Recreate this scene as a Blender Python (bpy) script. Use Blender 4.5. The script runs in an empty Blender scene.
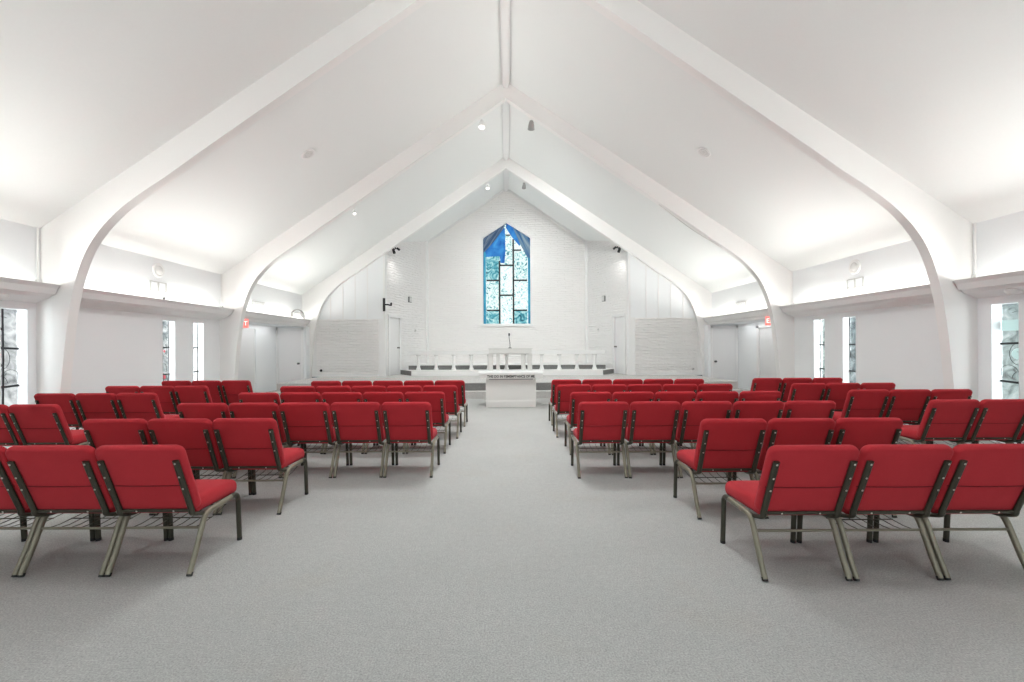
import bpy, bmesh, math, random
from mathutils import Vector, Matrix
random.seed(7)
scene = bpy.context.scene
COL = scene.collection
PI = math.pi

# ------------------------------------------------------------------ materials
def new_mat(name):
    m = bpy.data.materials.new(name); m.use_nodes = True
    nt = m.node_tree
    return m, nt, nt.nodes['Principled BSDF']

def set_in(b, key, v):
    if key in b.inputs: b.inputs[key].default_value = v

def plain(name, col, rough=.5, metal=0., bump=0., bscale=60., var=0., spec=.5):
    m, nt, b = new_mat(name)
    set_in(b, 'Roughness', rough); set_in(b, 'Metallic', metal); set_in(b, 'Specular IOR Level', spec)
    tc = nt.nodes.new('ShaderNodeTexCoord')
    nz = nt.nodes.new('ShaderNodeTexNoise'); nz.inputs['Scale'].default_value = bscale; nz.inputs['Detail'].default_value = 4
    nt.links.new(tc.outputs['Object'], nz.inputs['Vector'])
    mx = nt.nodes.new('ShaderNodeMix'); mx.data_type = 'RGBA'
    c1 = [max(0, c*(1-var)) for c in col]; c2 = [min(1, c*(1+var)) for c in col]
    mx.inputs[6].default_value = (*c1, 1); mx.inputs[7].default_value = (*c2, 1)
    nt.links.new(nz.outputs['Fac'], mx.inputs[0]); nt.links.new(mx.outputs[2], b.inputs['Base Color'])
    if bump:
        bp = nt.nodes.new('ShaderNodeBump'); bp.inputs['Strength'].default_value = bump; bp.inputs['Distance'].default_value = .01
        nt.links.new(nz.outputs['Fac'], bp.inputs['Height']); nt.links.new(bp.outputs['Normal'], b.inputs['Normal'])
    return m

def emis(name, col, s):
    m, nt, b = new_mat(name)
    set_in(b, 'Base Color', (*col, 1)); set_in(b, 'Emission Color', (*col, 1)); set_in(b, 'Emission Strength', s)
    return m

def fabric(name, col):
    m, nt, b = new_mat(name)
    set_in(b, 'Roughness', .95); set_in(b, 'Specular IOR Level', .15)
    set_in(b, 'Sheen Weight', .12); set_in(b, 'Sheen Roughness', .45); set_in(b, 'Sheen Tint', (1, .55, .62, 1))
    tc = nt.nodes.new('ShaderNodeTexCoord')
    w = nt.nodes.new('ShaderNodeTexNoise'); w.inputs['Scale'].default_value = 420; w.inputs['Detail'].default_value = 2
    l = nt.nodes.new('ShaderNodeTexNoise'); l.inputs['Scale'].default_value = 9; l.inputs['Detail'].default_value = 3
    nt.links.new(tc.outputs['Object'], w.inputs['Vector']); nt.links.new(tc.outputs['Object'], l.inputs['Vector'])
    ad = nt.nodes.new('ShaderNodeMath'); ad.operation = 'ADD'
    nt.links.new(w.outputs['Fac'], ad.inputs[0]); nt.links.new(l.outputs['Fac'], ad.inputs[1])
    hf = nt.nodes.new('ShaderNodeMath'); hf.operation = 'MULTIPLY'; hf.inputs[1].default_value = .5
    nt.links.new(ad.outputs[0], hf.inputs[0])
    mx = nt.nodes.new('ShaderNodeMix'); mx.data_type = 'RGBA'
    mx.inputs[6].default_value = (*[c*.8 for c in col], 1); mx.inputs[7].default_value = (*[min(1, c*1.2) for c in col], 1)
    nt.links.new(hf.outputs[0], mx.inputs[0]); nt.links.new(mx.outputs[2], b.inputs['Base Color'])
    bp = nt.nodes.new('ShaderNodeBump'); bp.inputs['Strength'].default_value = .25; bp.inputs['Distance'].default_value = .002
    nt.links.new(w.outputs['Fac'], bp.inputs['Height']); nt.links.new(bp.outputs['Normal'], b.inputs['Normal'])
    return m

def carpet(name, base):
    m, nt, b = new_mat(name)
    set_in(b, 'Roughness', 1.0); set_in(b, 'Specular IOR Level', .1)
    tc = nt.nodes.new('ShaderNodeTexCoord')
    def noise(s, d, r=.6):
        n = nt.nodes.new('ShaderNodeTexNoise'); n.inputs['Scale'].default_value = s; n.inputs['Detail'].default_value = d
        n.inputs['Roughness'].default_value = r
        nt.links.new(tc.outputs['Object'], n.inputs['Vector']); return n
    f = noise(110, 2, .7); g = noise(22, 3); l = noise(.75, 4)
    st = noise(1.3, 5)
    r1 = nt.nodes.new('ShaderNodeMapRange'); r1.inputs[1].default_value = .3; r1.inputs[2].default_value = .7
    r1.inputs[3].default_value = .75; r1.inputs[4].default_value = 1.25
    nt.links.new(f.outputs['Fac'], r1.inputs[0])
    r2 = nt.nodes.new('ShaderNodeMapRange'); r2.inputs[1].default_value = .3; r2.inputs[2].default_value = .7
    r2.inputs[3].default_value = .95; r2.inputs[4].default_value = 1.05
    nt.links.new(l.outputs['Fac'], r2.inputs[0])
    r3 = nt.nodes.new('ShaderNodeMapRange'); r3.inputs[1].default_value = .3; r3.inputs[2].default_value = .7
    r3.inputs[3].default_value = .95; r3.inputs[4].default_value = 1.05
    nt.links.new(g.outputs['Fac'], r3.inputs[0])
    m1 = nt.nodes.new('ShaderNodeMath'); m1.operation = 'MULTIPLY'
    nt.links.new(r1.outputs[0], m1.inputs[0]); nt.links.new(r2.outputs[0], m1.inputs[1])
    m2 = nt.nodes.new('ShaderNodeMath'); m2.operation = 'MULTIPLY'
    nt.links.new(m1.outputs[0], m2.inputs[0]); nt.links.new(r3.outputs[0], m2.inputs[1])
    # brownish worn patches
    rs = nt.nodes.new('ShaderNodeMapRange'); rs.inputs[1].default_value = .55; rs.inputs[2].default_value = .75
    rs.inputs[3].default_value = 0; rs.inputs[4].default_value = .5
    nt.links.new(st.outputs['Fac'], rs.inputs[0])
    mx = nt.nodes.new('ShaderNodeMix'); mx.data_type = 'RGBA'
    mx.inputs[6].default_value = (*base, 1); mx.inputs[7].default_value = (base[0]*.98, base[1]*.92, base[2]*.86, 1)
    nt.links.new(rs.outputs[0], mx.inputs[0])
    vm = nt.nodes.new('ShaderNodeVectorMath'); vm.operation = 'SCALE'
    nt.links.new(mx.outputs[2], vm.inputs[0]); nt.links.new(m2.outputs[0], vm.inputs['Scale'])
    nt.links.new(vm.outputs[0], b.inputs['Base Color'])
    bp = nt.nodes.new('ShaderNodeBump'); bp.inputs['Strength'].default_value = .4; bp.inputs['Distance'].default_value = .006
    nt.links.new(f.outputs['Fac'], bp.inputs['Height']); nt.links.new(bp.outputs['Normal'], b.inputs['Normal'])
    return m

def brick(name, col, strength=.6, bw=.62, bh=.095):
    """long, uneven split-face stone painted white; bump over local x / z"""
    m, nt, b = new_mat(name)
    set_in(b, 'Roughness', .75); set_in(b, 'Specular IOR Level', .2); set_in(b, 'Base Color', (*col, 1))
    tc = nt.nodes.new('ShaderNodeTexCoord')
    sx = nt.nodes.new('ShaderNodeSeparateXYZ'); nt.links.new(tc.outputs['Object'], sx.inputs[0])
    cb = nt.nodes.new('ShaderNodeCombineXYZ'); nt.links.new(sx.outputs['X'], cb.inputs['X']); nt.links.new(sx.outputs['Z'], cb.inputs['Y'])
    n1 = nt.nodes.new('ShaderNodeTexNoise'); n1.inputs['Scale'].default_value = 1.7; n1.inputs['Detail'].default_value = 3
    nt.links.new(cb.outputs[0], n1.inputs['Vector'])
    sub = nt.nodes.new('ShaderNodeVectorMath'); sub.operation = 'SUBTRACT'; sub.inputs[1].default_value = (.5, .5, .5)
    nt.links.new(n1.outputs['Color'], sub.inputs[0])
    sc = nt.nodes.new('ShaderNodeVectorMath'); sc.operation = 'SCALE'; sc.inputs['Scale'].default_value = .16
    nt.links.new(sub.outputs[0], sc.inputs[0])
    ad = nt.nodes.new('ShaderNodeVectorMath'); ad.operation = 'ADD'
    nt.links.new(cb.outputs[0], ad.inputs[0]); nt.links.new(sc.outputs[0], ad.inputs[1])
    br = nt.nodes.new('ShaderNodeTexBrick'); br.inputs['Scale'].default_value = 1
    br.inputs['Brick Width'].default_value = bw; br.inputs['Row Height'].default_value = bh
    br.inputs['Mortar Size'].default_value = .012; br.inputs['Mortar Smooth'].default_value = .9
    br.inputs['Color1'].default_value = (1, 1, 1, 1); br.inputs['Color2'].default_value = (.5, .5, .5, 1); br.inputs['Mortar'].default_value = (.1, .1, .1, 1)
    nt.links.new(ad.outputs[0], br.inputs['Vector'])
    n2 = nt.nodes.new('ShaderNodeTexNoise'); n2.inputs['Scale'].default_value = 14; n2.inputs['Detail'].default_value = 4
    mp = nt.nodes.new('ShaderNodeMapping'); mp.inputs['Scale'].default_value = (.35, 1.3, 1)
    nt.links.new(cb.outputs[0], mp.inputs[0]); nt.links.new(mp.outputs[0], n2.inputs['Vector'])
    mm = nt.nodes.new('ShaderNodeMath'); mm.operation = 'ADD'
    nt.links.new(br.outputs['Color'], mm.inputs[0]); nt.links.new(n2.outputs['Fac'], mm.inputs[1])
    bp = nt.nodes.new('ShaderNodeBump'); bp.inputs['Strength'].default_value = 1.0; bp.inputs['Distance'].default_value = strength
    nt.links.new(mm.outputs[0], bp.inputs['Height']); nt.links.new(bp.outputs['Normal'], b.inputs['Normal'])
    return m

def art_glass(name, cols, scale, strength, contrast=(.3, .7), stretch=(1, 1, 1), rot=0., dist=1.5):
    """back-lit art glass: swirled noise through a colour ramp, lit from behind"""
    m, nt, b = new_mat(name)
    tc = nt.nodes.new('ShaderNodeTexCoord')
    mp = nt.nodes.new('ShaderNodeMapping'); mp.vector_type = 'TEXTURE'; mp.inputs['Scale'].default_value = [1/q for q in stretch]; mp.inputs['Rotation'].default_value = (0, rot, 0)
    nt.links.new(tc.outputs['Object'], mp.inputs[0])
    nz = nt.nodes.new('ShaderNodeTexNoise'); nz.inputs['Scale'].default_value = scale; nz.inputs['Detail'].default_value = 5
    nz.inputs['Distortion'].default_value = dist
    nt.links.new(mp.outputs[0], nz.inputs['Vector'])
    cr = nt.nodes.new('ShaderNodeValToRGB')
    els = cr.color_ramp.elements
    n = len(cols)
    els[0].position = contrast[0]; els[0].color = (*cols[0], 1)
    els[1].position = contrast[1]; els[1].color = (*cols[-1], 1)
    for i in range(1, n-1):
        e = els.new(contrast[0] + (contrast[1]-contrast[0])*i/(n-1)); e.color = (*cols[i], 1)
    nt.links.new(nz.outputs['Fac'], cr.inputs[0])
    nt.links.new(cr.outputs[0], b.inputs['Emission Color']); set_in(b, 'Emission Strength', strength)
    set_in(b, 'Base Color', (.01, .012, .015, 1)); set_in(b, 'Roughness', .4); set_in(b, 'Specular IOR Level', 0)
    return m

M = {}
M['ceiling'] = plain('ceiling_paint', (.86, .88, .87), .8, bump=.05, bscale=30, var=.012, spec=.2)
M['wall'] = plain('wall_paint', (.88, .90, .91), .75, bump=.05, bscale=40, var=.012, spec=.2)
M['beam'] = plain('beam_paint', (.90, .895, .88), .6, var=.01, spec=.3)
M['trim'] = plain('trim_paint', (.86, .86, .855), .5, var=.01, spec=.35)
M['door'] = plain('door_paint', (.80, .80, .80), .55, var=.01, spec=.3)
M['brick'] = brick('painted_stone', (.92, .91, .90), .045)
M['brick_back'] = brick('painted_stone_fine', (.94, .925, .91), .028)
M['carpet'] = carpet('grey_carpet', (.41, .412, .40))
M['stage_carpet'] = carpet('stage_carpet', (.56, .55, .535))
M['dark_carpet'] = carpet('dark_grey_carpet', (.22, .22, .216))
M['red'] = fabric('red_upholstery', (.41, .028, .036))
M['seam'] = fabric('red_seam', (.19, .014, .02))
M['bronze'] = plain('bronze_metal', (.24, .22, .165), .36, metal=.45, bump=.05, bscale=500, var=.25)
M['post'] = plain('dark_bronze_metal', (.055, .052, .036), .42, metal=.4, bump=.08, bscale=500, var=.3)
M['screw'] = plain('screw_steel', (.62, .6, .54), .35, metal=.6)
M['rubber'] = plain('black_rubber', (.015, .015, .015), .7)
M['wire'] = plain('rack_wire', (.09, .085, .065), .45, metal=.5)
M['white'] = plain('white_enamel', (.87, .87, .86), .4, var=.01)
M['offwhite'] = plain('offwhite_plastic', (.74, .735, .72), .5, var=.02)
M['ventgrey'] = plain('vent_grey', (.55, .545, .53), .5, var=.02)
M['black'] = plain('black_metal', (.02, .02, .022), .45, metal=.2)
M['greymetal'] = plain('grey_metal', (.34, .34, .33), .4, metal=.4)
M['ink'] = plain('letter_grey', (.05, .05, .05), .6)
M['knob'] = plain('knob_dark', (.10, .10, .10), .35, metal=.7)
M['exit'] = emis('exit_red', (.95, .22, .19), .55)
M['exit_letter'] = emis('exit_letter', (1, .82, .8), .8)
M['lamp'] = emis('lamp_glow', (1, .97, .92), 2.)
M['tablewhite'] = plain('table_paint', (.78, .775, .75), .5, var=.01)
M['lead'] = plain('lead_came', (.006, .007, .009), .5, metal=.1)

# ------------------------------------------------------------------ mesh tools
class MB:
    def __init__(s): s.v, s.f, s.m, s.sm = [], [], [], []
    def add(s, vs, fs, mi=0, smooth=False):
        o = len(s.v); s.v += [tuple(v) for v in vs]
        for f in fs:
            s.f.append([o+i for i in f]); s.m.append(mi); s.sm.append(smooth)
    def box(s, x0, x1, y0, y1, z0, z1, mi=0):
        vs = [(x, y, z) for x in (x0, x1) for y in (y0, y1) for z in (z0, z1)]
        s.add(vs, [(0,1,3,2), (4,6,7,5), (0,4,5,1), (2,3,7,6), (0,2,6,4), (1,5,7,3)], mi)
    def prism(s, poly, a0, a1, axis='y', mi=0):
        """poly in the plane square to the axis: y -> (x,z), x -> (y,z), z -> (x,y)"""
        def P(p, a):
            return {'y': (p[0], a, p[1]), 'x': (a, p[0], p[1]), 'z': (p[0], p[1], a)}[axis]
        n = len(poly)
        vs = [P(p, a0) for p in poly] + [P(p, a1) for p in poly]
        fs = [list(range(n)), list(range(2*n-1, n-1, -1))]
        fs += [(i, n+i, n+(i+1) % n, (i+1) % n) for i in range(n)]
        s.add(vs, fs, mi)
    def tube(s, pts, r, n=8, mi=0, ry=None, ref=(1, 0, 0), caps=True):
        """sweep an ellipse (or rounded bar) along pts; r along the ref direction"""
        pts = [Vector(p) for p in pts]; ry = ry or r
        rings = []
        for i, p in enumerate(pts):
            t = (pts[min(i+1, len(pts)-1)] - pts[max(i-1, 0)]).normalized()
            u = Vector(ref); u = (u - t*u.dot(t))
            if u.length < 1e-4:
                u = Vector((0, 0, 1)); u = u - t*u.dot(t)
            u.normalize(); w = t.cross(u)
            rings.append([p + u*(r*math.cos(2*PI*(k+.5)/n)) + w*(ry*math.sin(2*PI*(k+.5)/n)) for k in range(n)])
        vs = [q for ring in rings for q in ring]
        fs = [(i*n+k, i*n+(k+1) % n, (i+1)*n+(k+1) % n, (i+1)*n+k) for i in range(len(pts)-1) for k in range(n)]
        s.add(vs, fs, mi, True)
        if caps:
            s.add(rings[0], [list(range(n))[::-1]], mi); s.add(rings[-1], [list(range(n))], mi)
    def lathe(s, prof, center=(0, 0, 0), axis=(0, 0, 1), n=20, mi=0, smooth=True):
        """prof: (radius, height) along axis"""
        a = Vector(axis).normalized(); u = a.orthogonal().normalized(); w = a.cross(u); c = Vector(center)
        rings = [[c + a*h + (u*math.cos(2*PI*k/n) + w*math.sin(2*PI*k/n))*max(r, 1e-4) for k in range(n)] for r, h in prof]
        vs = [q for ring in rings for q in ring]
        fs = [(i*n+k, i*n+(k+1) % n, (i+1)*n+(k+1) % n, (i+1)*n+k) for i in range(len(prof)-1) for k in range(n)]
        s.add(vs, fs, mi, smooth)
        s.add(rings[0], [list(range(n))[::-1]], mi); s.add(rings[-1], [list(range(n))], mi)
    def build(s, name, mats, parent=None, loc=(0, 0, 0), rotz=0., bevel=0., seg=2):
        me = bpy.data.meshes.new(name); me.from_pydata(s.v, [], s.f)
        for m in (mats if isinstance(mats, (list, tuple)) else [mats]): me.materials.append(m)
        for p, mi, sm in zip(me.polygons, s.m, s.sm): p.material_index = mi; p.use_smooth = sm
        bm = bmesh.new(); bm.from_mesh(me); bmesh.ops.recalc_face_normals(bm, faces=bm.faces); bm.to_mesh(me); bm.free()
        o = bpy.data.objects.new(name, me); COL.objects.link(o)
        o.location = loc; o.rotation_euler = (0, 0, rotz)
        if parent: o.parent = parent
        if bevel:
            b = o.modifiers.new('edge', 'BEVEL'); b.width = bevel; b.segments = seg; b.limit_method = 'ANGLE'
        return o

def tag(o, label=None, cat=None, group=None, kind=None):
    if label: o['label'] = label
    if cat: o['category'] = cat
    if group: o['group'] = group
    if kind: o['kind'] = kind
    return o

def thing(name, label, cat, loc=(0, 0, 0), rotz=0., group=None):
    o = bpy.data.objects.new(name, None); COL.objects.link(o)
    o.location = loc; o.rotation_euler = (0, 0, rotz); o.empty_display_size = .1
    return tag(o, label, cat, group)

def struct(o, label, cat):
    return tag(o, label, cat, None, 'structure')

def spline(pts, n=6):
    """Catmull-Rom through 2-D / 3-D points"""
    P = [Vector(p) for p in pts]; out = []
    for i in range(len(P)-1):
        a, b, c, d = P[max(i-1, 0)], P[i], P[i+1], P[min(i+2, len(P)-1)]
        for k in range(n):
            t = k/n
            out.append(.5*((2*b) + (c-a)*t + (2*a-5*b+4*c-d)*t*t + (3*b-a-3*c+d)*t**3))
    out.append(P[-1]); return out

def pad(w, h, t, r, e, puff0, puff1):
    """rounded pad in the xy plane (w x h), thickness t along z, edge radius e, crowned by puff0 / puff1 on the -z / +z face"""
    bm = bmesh.new(); K = 7
    def outline(ins, z):
        rr = max(r-ins, .012); hw, hh = w/2-ins-rr, h/2-ins-rr; out = []
        for cx, cy, a0 in ((hw, hh, 0), (-hw, hh, PI/2), (-hw, -hh, PI), (hw, -hh, 1.5*PI)):
            for k in range(K+1):
                a = a0+PI/2*k/K; out.append(bm.verts.new((cx+rr*math.cos(a), cy+rr*math.sin(a), z)))
        return out
    rings = []
    m = min(w, h)/2
    for f in (.80, .55, .3): rings.append(outline(m*f, -t/2-puff0*(1-(1-f)**2)))
    for k in range(6):
        a = PI/2*k/5; rings.append(outline(e*(1-math.sin(a)), -t/2+e*(1-math.cos(a))))
    for k in range(6):
        a = PI/2*k/5; rings.append(outline(e*(1-math.cos(a)), t/2-e*(1-math.sin(a))))
    for f in (.3, .55, .80): rings.append(outline(m*f, t/2+puff1*(1-(1-f)**2)))
    n = len(rings[0])
    for A, B in zip(rings, rings[1:]):
        for k in range(n): bm.faces.new((A[k], A[(k+1) % n], B[(k+1) % n], B[k]))
    bm.faces.new(rings[0][::-1]); bm.faces.new(rings[-1])
    return bm

def bm_obj(bm, name, mats, parent=None, smooth=True):
    bmesh.ops.recalc_face_normals(bm, faces=bm.faces)
    me = bpy.data.meshes.new(name); bm.to_mesh(me); bm.free()
    for m in (mats if isinstance(mats, (list, tuple)) else [mats]): me.materials.append(m)
    for p in me.polygons: p.use_smooth = smooth
    o = bpy.data.objects.new(name, me); COL.objects.link(o)
    if parent: o.parent = parent
    return o

# ------------------------------------------------------------------ room numbers
H = 1.456                      # eye height
XW, XL, XA = 7.24, 7.30, 8.0   # upper wall, lower wall, alcove wall
RIDGE, SL = 8.20, .6727
D = [2.525, 6.98, 11.43, 15.89]; BT = .16     # arch planes, arch thickness
YB, YF = -1.93, 19.08          # entrance wall, chancel wall
ZP, ZP2, ZP3 = .43, .61, .775  # platform levels
def zc(x): return RIDGE - SL*abs(x)

# floor, platform -------------------------------------------------------------
b = MB(); b.box(-8.3, 8.3, YB-.2, YF+.3, -.12, 0)
struct(b.build('floor', M['carpet']), 'pale grey carpeted floor of the hall with a wide center aisle', 'floor')

b = MB()
b.box(-6.66, 6.66, 12.70, 16.9, 0, .20, 0)
b.box(-6.66, 6.66, 13.00, 16.9, .20, ZP, 0)
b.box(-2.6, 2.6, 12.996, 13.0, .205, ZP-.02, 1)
b.box(-4.45, 4.45, 16.9, YF, 0, ZP, 0)
struct(b.build('platform', [M['stage_carpet'], M['dark_carpet']]), 'two step carpeted platform across the front of the hall', 'platform')

b = MB()   # chancel level with splayed dark sides
b.prism([(-3.45, 16.2), (3.45, 16.2), (4.06, 17.12), (3.35, YF), (-3.35, YF), (-4.06, 17.12)], ZP, ZP2, 'z', 0)
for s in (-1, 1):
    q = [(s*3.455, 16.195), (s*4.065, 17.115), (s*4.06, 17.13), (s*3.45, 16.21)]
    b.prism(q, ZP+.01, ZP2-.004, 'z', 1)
b.box(-3.72, 3.72, 17.0, YF, ZP2, ZP3, 0)
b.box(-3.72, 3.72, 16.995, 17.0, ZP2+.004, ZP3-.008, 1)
struct(b.build('chancel_step', [M['white'], M['dark_carpet']]), 'raised chancel level with white face and dark grey carpeted risers', 'step')

# ceiling ----------------------------------------------------------------------
b = MB()
for s in (-1, 1):
    b.prism([(0, RIDGE), (s*8.4, RIDGE-SL*8.4), (s*8.4, RIDGE-SL*8.4+.2), (0, RIDGE+.2)], YB-.2, YF+.3)
struct(b.build('ceiling', M['ceiling']), 'steep white gabled ceiling over the whole hall', 'ceiling')
b = MB()
b.box(-.06, .06, YB, YF, RIDGE-.16, RIDGE-.02); b.box(-.10, .10, YB, YF, RIDGE-.10, RIDGE)
struct(b.build('trim_1', M['trim']), 'white ridge batten running along the ceiling peak', 'trim')

# arches -------------------------------------------------------------------------
SOF = [(0, 7.78), (1.5, 6.745), (3.0, 5.71), (4.2, 4.885), (4.75, 4.505), (5.25, 4.15), (5.6, 3.92), (5.95, 3.665), (6.2, 3.43),
       (6.37, 3.225), (6.5, 3.02), (6.6, 2.80), (6.68, 2.55), (6.745, 2.28), (6.80, 1.98), (6.86, 1.5), (6.93, .8), (7.0, 0)]
sof = spline(SOF, 5)
def arch(y0):
    b = MB(); pts = [(p.x, p.y) for p in sof]
    full = pts + [(-x, z) for x, z in pts[1:]]
    for s in (1, -1):
        n = len(pts); inner = [(s*x, z) for x, z in pts]
        outer = []
        for x, z in pts:      # matching point on the outer outline (roof line, then wall line)
            outer.append((s*x, zc(x)+.05))
        k = next(i for i, p in enumerate(pts) if p[0] > 6.5)
        for i in range(k, n):
            t = (i-k)/(n-1-k)
            outer[i] = (s*(XL+.02), (zc(XL)+.05)*(1-t)) if i > k else (s*(XL+.02), zc(XL)+.05)
        vs = [(x, y0, z) for x, z in inner] + [(x, y0, z) for x, z in outer] + \
             [(x, y0+BT, z) for x, z in inner] + [(x, y0+BT, z) for x, z in outer]
        fl, sm = [], []
        for i in range(n-1):
            b.add([], [], 0)
        o = len(b.v); b.v += vs
        def F(idx, smooth=False): b.f.append([o+i for i in idx]); b.m.append(0); b.sm.append(smooth)
        for i in range(n-1):
            F((i, i+1, n+i+1, n+i)); F((2*n+i, 3*n+i, 3*n+i+1, 2*n+i+1))
            F((n+i, n+i+1, 3*n+i+1, 3*n+i))
        # soffit as separate verts so that it shades smoothly on its own
        so = len(b.v); b.v += [(x, y0, z) for x, z in inner] + [(x, y0+BT, z) for x, z in inner]
        for i in range(n-1):
            b.f.append([so+i, so+n+i, so+n+i+1, so+i+1]); b.m.append(0); b.sm.append(True)
        F((n-1, 2*n-1, 4*n-1, 3*n-1))
    return b
for i, (y, w) in enumerate(zip(D, ('behind the viewer', 'closest white arch spanning the rows of chairs', 'middle white arch spanning the hall ahead of the closest one', 'last white arch framing the platform'))):
    if i == 0: continue
    struct(arch(y).build('arch_beam', M['beam']), w, 'arch beam')
o0 = arch(D[0]).build('arch_beam', M['beam']); struct(o0, 'white arch over the entrance end of the hall', 'arch beam')

# side walls -----------------------------------------------------------------------
WZ0, WZ1 = .55, 2.06
WIN_R = [(6.42, 6.78), (9.42, 9.78), (10.34, 10.70)]
WIN_L = [(6.49, 6.85), (9.54, 9.90), (10.47, 10.83)]
WIN = {1: WIN_R, -1: WIN_L}
WT = .165
def side_wall(s):
    b = MB()
    def bx(x0, x1, *a): b.box(min(s*x0, s*x1), max(s*x0, s*x1), *a)
    ye = 11.6; y = YB
    for (a, c) in WIN[s]:
        bx(XL, XL+WT, y, a, 0, 2.4); y = c
        bx(XL, XL+WT, a, c, 0, WZ0); bx(XL, XL+WT, a, c, WZ1, 2.4)
    bx(XL, XL+WT, y, ye, 0, 2.4)
    bx(XW, XW+.2, YB, 15.9, 2.4, 3.6)                  # clerestory
    return b
def alcove(s):
    b = MB()
    def bx(x0, x1, *a): b.box(min(s*x0, s*x1), max(s*x0, s*x1), *a)
    bx(XL+.0, XA+.1, 11.55, 11.65, 0, 2.2)
    bx(XA, XA+.12, 11.6, 13.15, 0, 2.3); bx(XA, XA+.12, 14.32, 15.9, 0, 2.3); bx(XA, XA+.12, 13.15, 14.32, 2.06, 2.3)
    bx(XA+.08, XA+.12, 13.15, 14.32, 0, 2.06)
    bx(7.29, XA+.12, 11.6, 15.9, 2.205, 2.4)
    # cross wall with the door beside the last arch
    bx(6.97, XA+.1, 15.62, 15.92, 0, 2.2)
    return b
for s, c in ((-1, 'left'), (1, 'right')):
    struct(alcove(s).build('wall_alcove_%s' % c, M['wall']), 'white door alcove under the %s ledge beside the platform' % c, 'wall')
struct(side_wall(-1).build('wall_left', M['wall']), 'white left side wall with two slot windows, lower part grey in shade', 'wall')
struct(side_wall(1).build('wall_right', M['wall']), 'white right side wall with slot windows', 'wall')

# entrance wall behind the viewpoint; the glazed opening is added to let light in
b = MB()
gab = lambda x: zc(x)
b.prism([(-8.3, 0), (-3.2, 0), (-3.2, zc(3.2)), (-8.3, zc(8.3))], YB-.2, YB)
b.prism([(8.3, 0), (3.2, 0), (3.2, zc(3.2)), (8.3, zc(8.3))], YB-.2, YB)
b.prism([(-3.2, 2.6), (3.2, 2.6), (3.2, zc(3.2)), (0, RIDGE), (-3.2, zc(3.2))], YB-.2, YB)
struct(b.build('wall_back', M['wall']), 'entrance wall behind the viewpoint with a wide glazed opening added for light', 'wall')
b = MB()
for x in (-3.2, -1.62, -.04, 1.54, 3.12): b.box(x, x+.08, YB-.14, YB-.06, 0, 2.6)
b.box(-3.2, 3.2, YB-.14, YB-.06, 2.52, 2.6); b.box(-3.2, 3.2, YB-.14, YB-.06, 0, .1)
struct(b.build('door_5', M['trim']), 'added white glazed entrance frame, unseen behind the viewpoint', 'door')

# cove ledges ----------------------------------------------------------------------------
def ledge(s, y0, y1, last=False):
    b = MB()
    q = [(6.91, 2.45), (7.09, 2.255)]
    q += [(7.09, 2.20), (7.30, 2.20)] if last else [(7.30, 2.17)]
    q += [(7.30, 2.30), (7.0, 2.30), (6.94, 2.45)]
    b.prism([(s*x, z) for x, z in q], y0, y1)
    return b
bays = [(YB, D[0]), (D[0]+BT, D[1]), (D[1]+BT, D[2]), (D[2]+BT, D[3])]
k = 2
for s in (-1, 1):
    for i, (a, c) in enumerate(bays):
        o = ledge(s, a, c, i == 3).build('trim_%d' % k, M['trim']); k += 1
        struct(o, '%s light ledge along the %s wall %s' % ('slanted white', 'left' if s < 0 else 'right',
               ['by the entrance', 'before the closest arch', 'between the closest and middle arches', 'over the side doors'][i]), 'ledge')

# front infill beside the chancel -----------------------------------------------------------
def infill(s):
    b = MB()
    b.prism([(s*4.38, ZP), (s*7.3, ZP), (s*7.3, zc(7.3)+.05), (s*4.38, zc(4.38)+.05)], D[3]+BT, D[3]+BT+.12)
    return b
for s, nm in ((-1, 'wall_front_left'), (1, 'wall_front_right')):
    side = 'left' if s < 0 else 'right'
    o = struct(infill(s).build(nm, M['wall']), 'white boarded wall under the last arch, %s of the chancel' % side, 'wall')
    b = MB(); y = D[3]+BT
    x = 4.95
    while x < 6.9:
        zt = min(zc(x)-.02, 5.2); b.box(min(s*x, s*(x+.035)), max(s*x, s*(x+.035)), y-.012, y, 2.49, zt); x += .44
    b.build('batten', M['trim'], o)
    b = MB(); b.box(-1.115, 1.115, -.03, 0, 0, 1.95)
    p = b.build('stone_panel', M['brick'], o, (s*5.665, y, ZP+.09)); p['label'] = 'white painted split stone'
    b = MB()
    def bx(x0, x1, y0, y1, z0, z1): b.box(min(s*x0, s*x1), max(s*x0, s*x1), y0, y1, z0, z1)
    bx(4.38, 4.56, y-.035, y, ZP, 2.49); bx(4.32, 4.40, y-.05, y+.16, ZP, zc(4.4)); bx(6.76, 6.98, y-.03, y, ZP, 2.0); bx(4.6, 6.95, y-.035, y, ZP, ZP+.09)
    b.build('corner_board', M['trim'], o)

# wing walls, chancel wall --------------------------------------------------------------------
WA, WB = Vector((4.40, 16.2)), Vector((3.35, YF))
WL = (WB-WA).length; WDIR = (WB-WA)/WL
def wing(s):
    ang = math.atan2(WDIR.y, s*WDIR.x)       # local +x runs from the outer end to the chancel wall
    b = MB()
    t0, t1 = .27, 1.0                         # door opening, metres from the outer end
    zt0 = zc(WA.x)+.05; zt1 = zc(WB.x)+.05
    zz = lambda t: zt0 + (zt1-zt0)*t/WL
    yo, yi = (-.15, 0) if s > 0 else (0, .15)
    b.prism([(0, ZP), (t0, ZP), (t0, zz(t0)), (0, zz(0))], yo, yi)
    b.prism([(t1, ZP), (WL, ZP), (WL, zz(WL)), (t1, zz(t1))], yo, yi)
    b.prism([(t0, ZP+2.18), (t1, ZP+2.18), (t1, zz(t1)), (t0, zz(t0))], yo, yi)
    return b, ang, t0, t1
dn = 1
WING = {}
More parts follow.
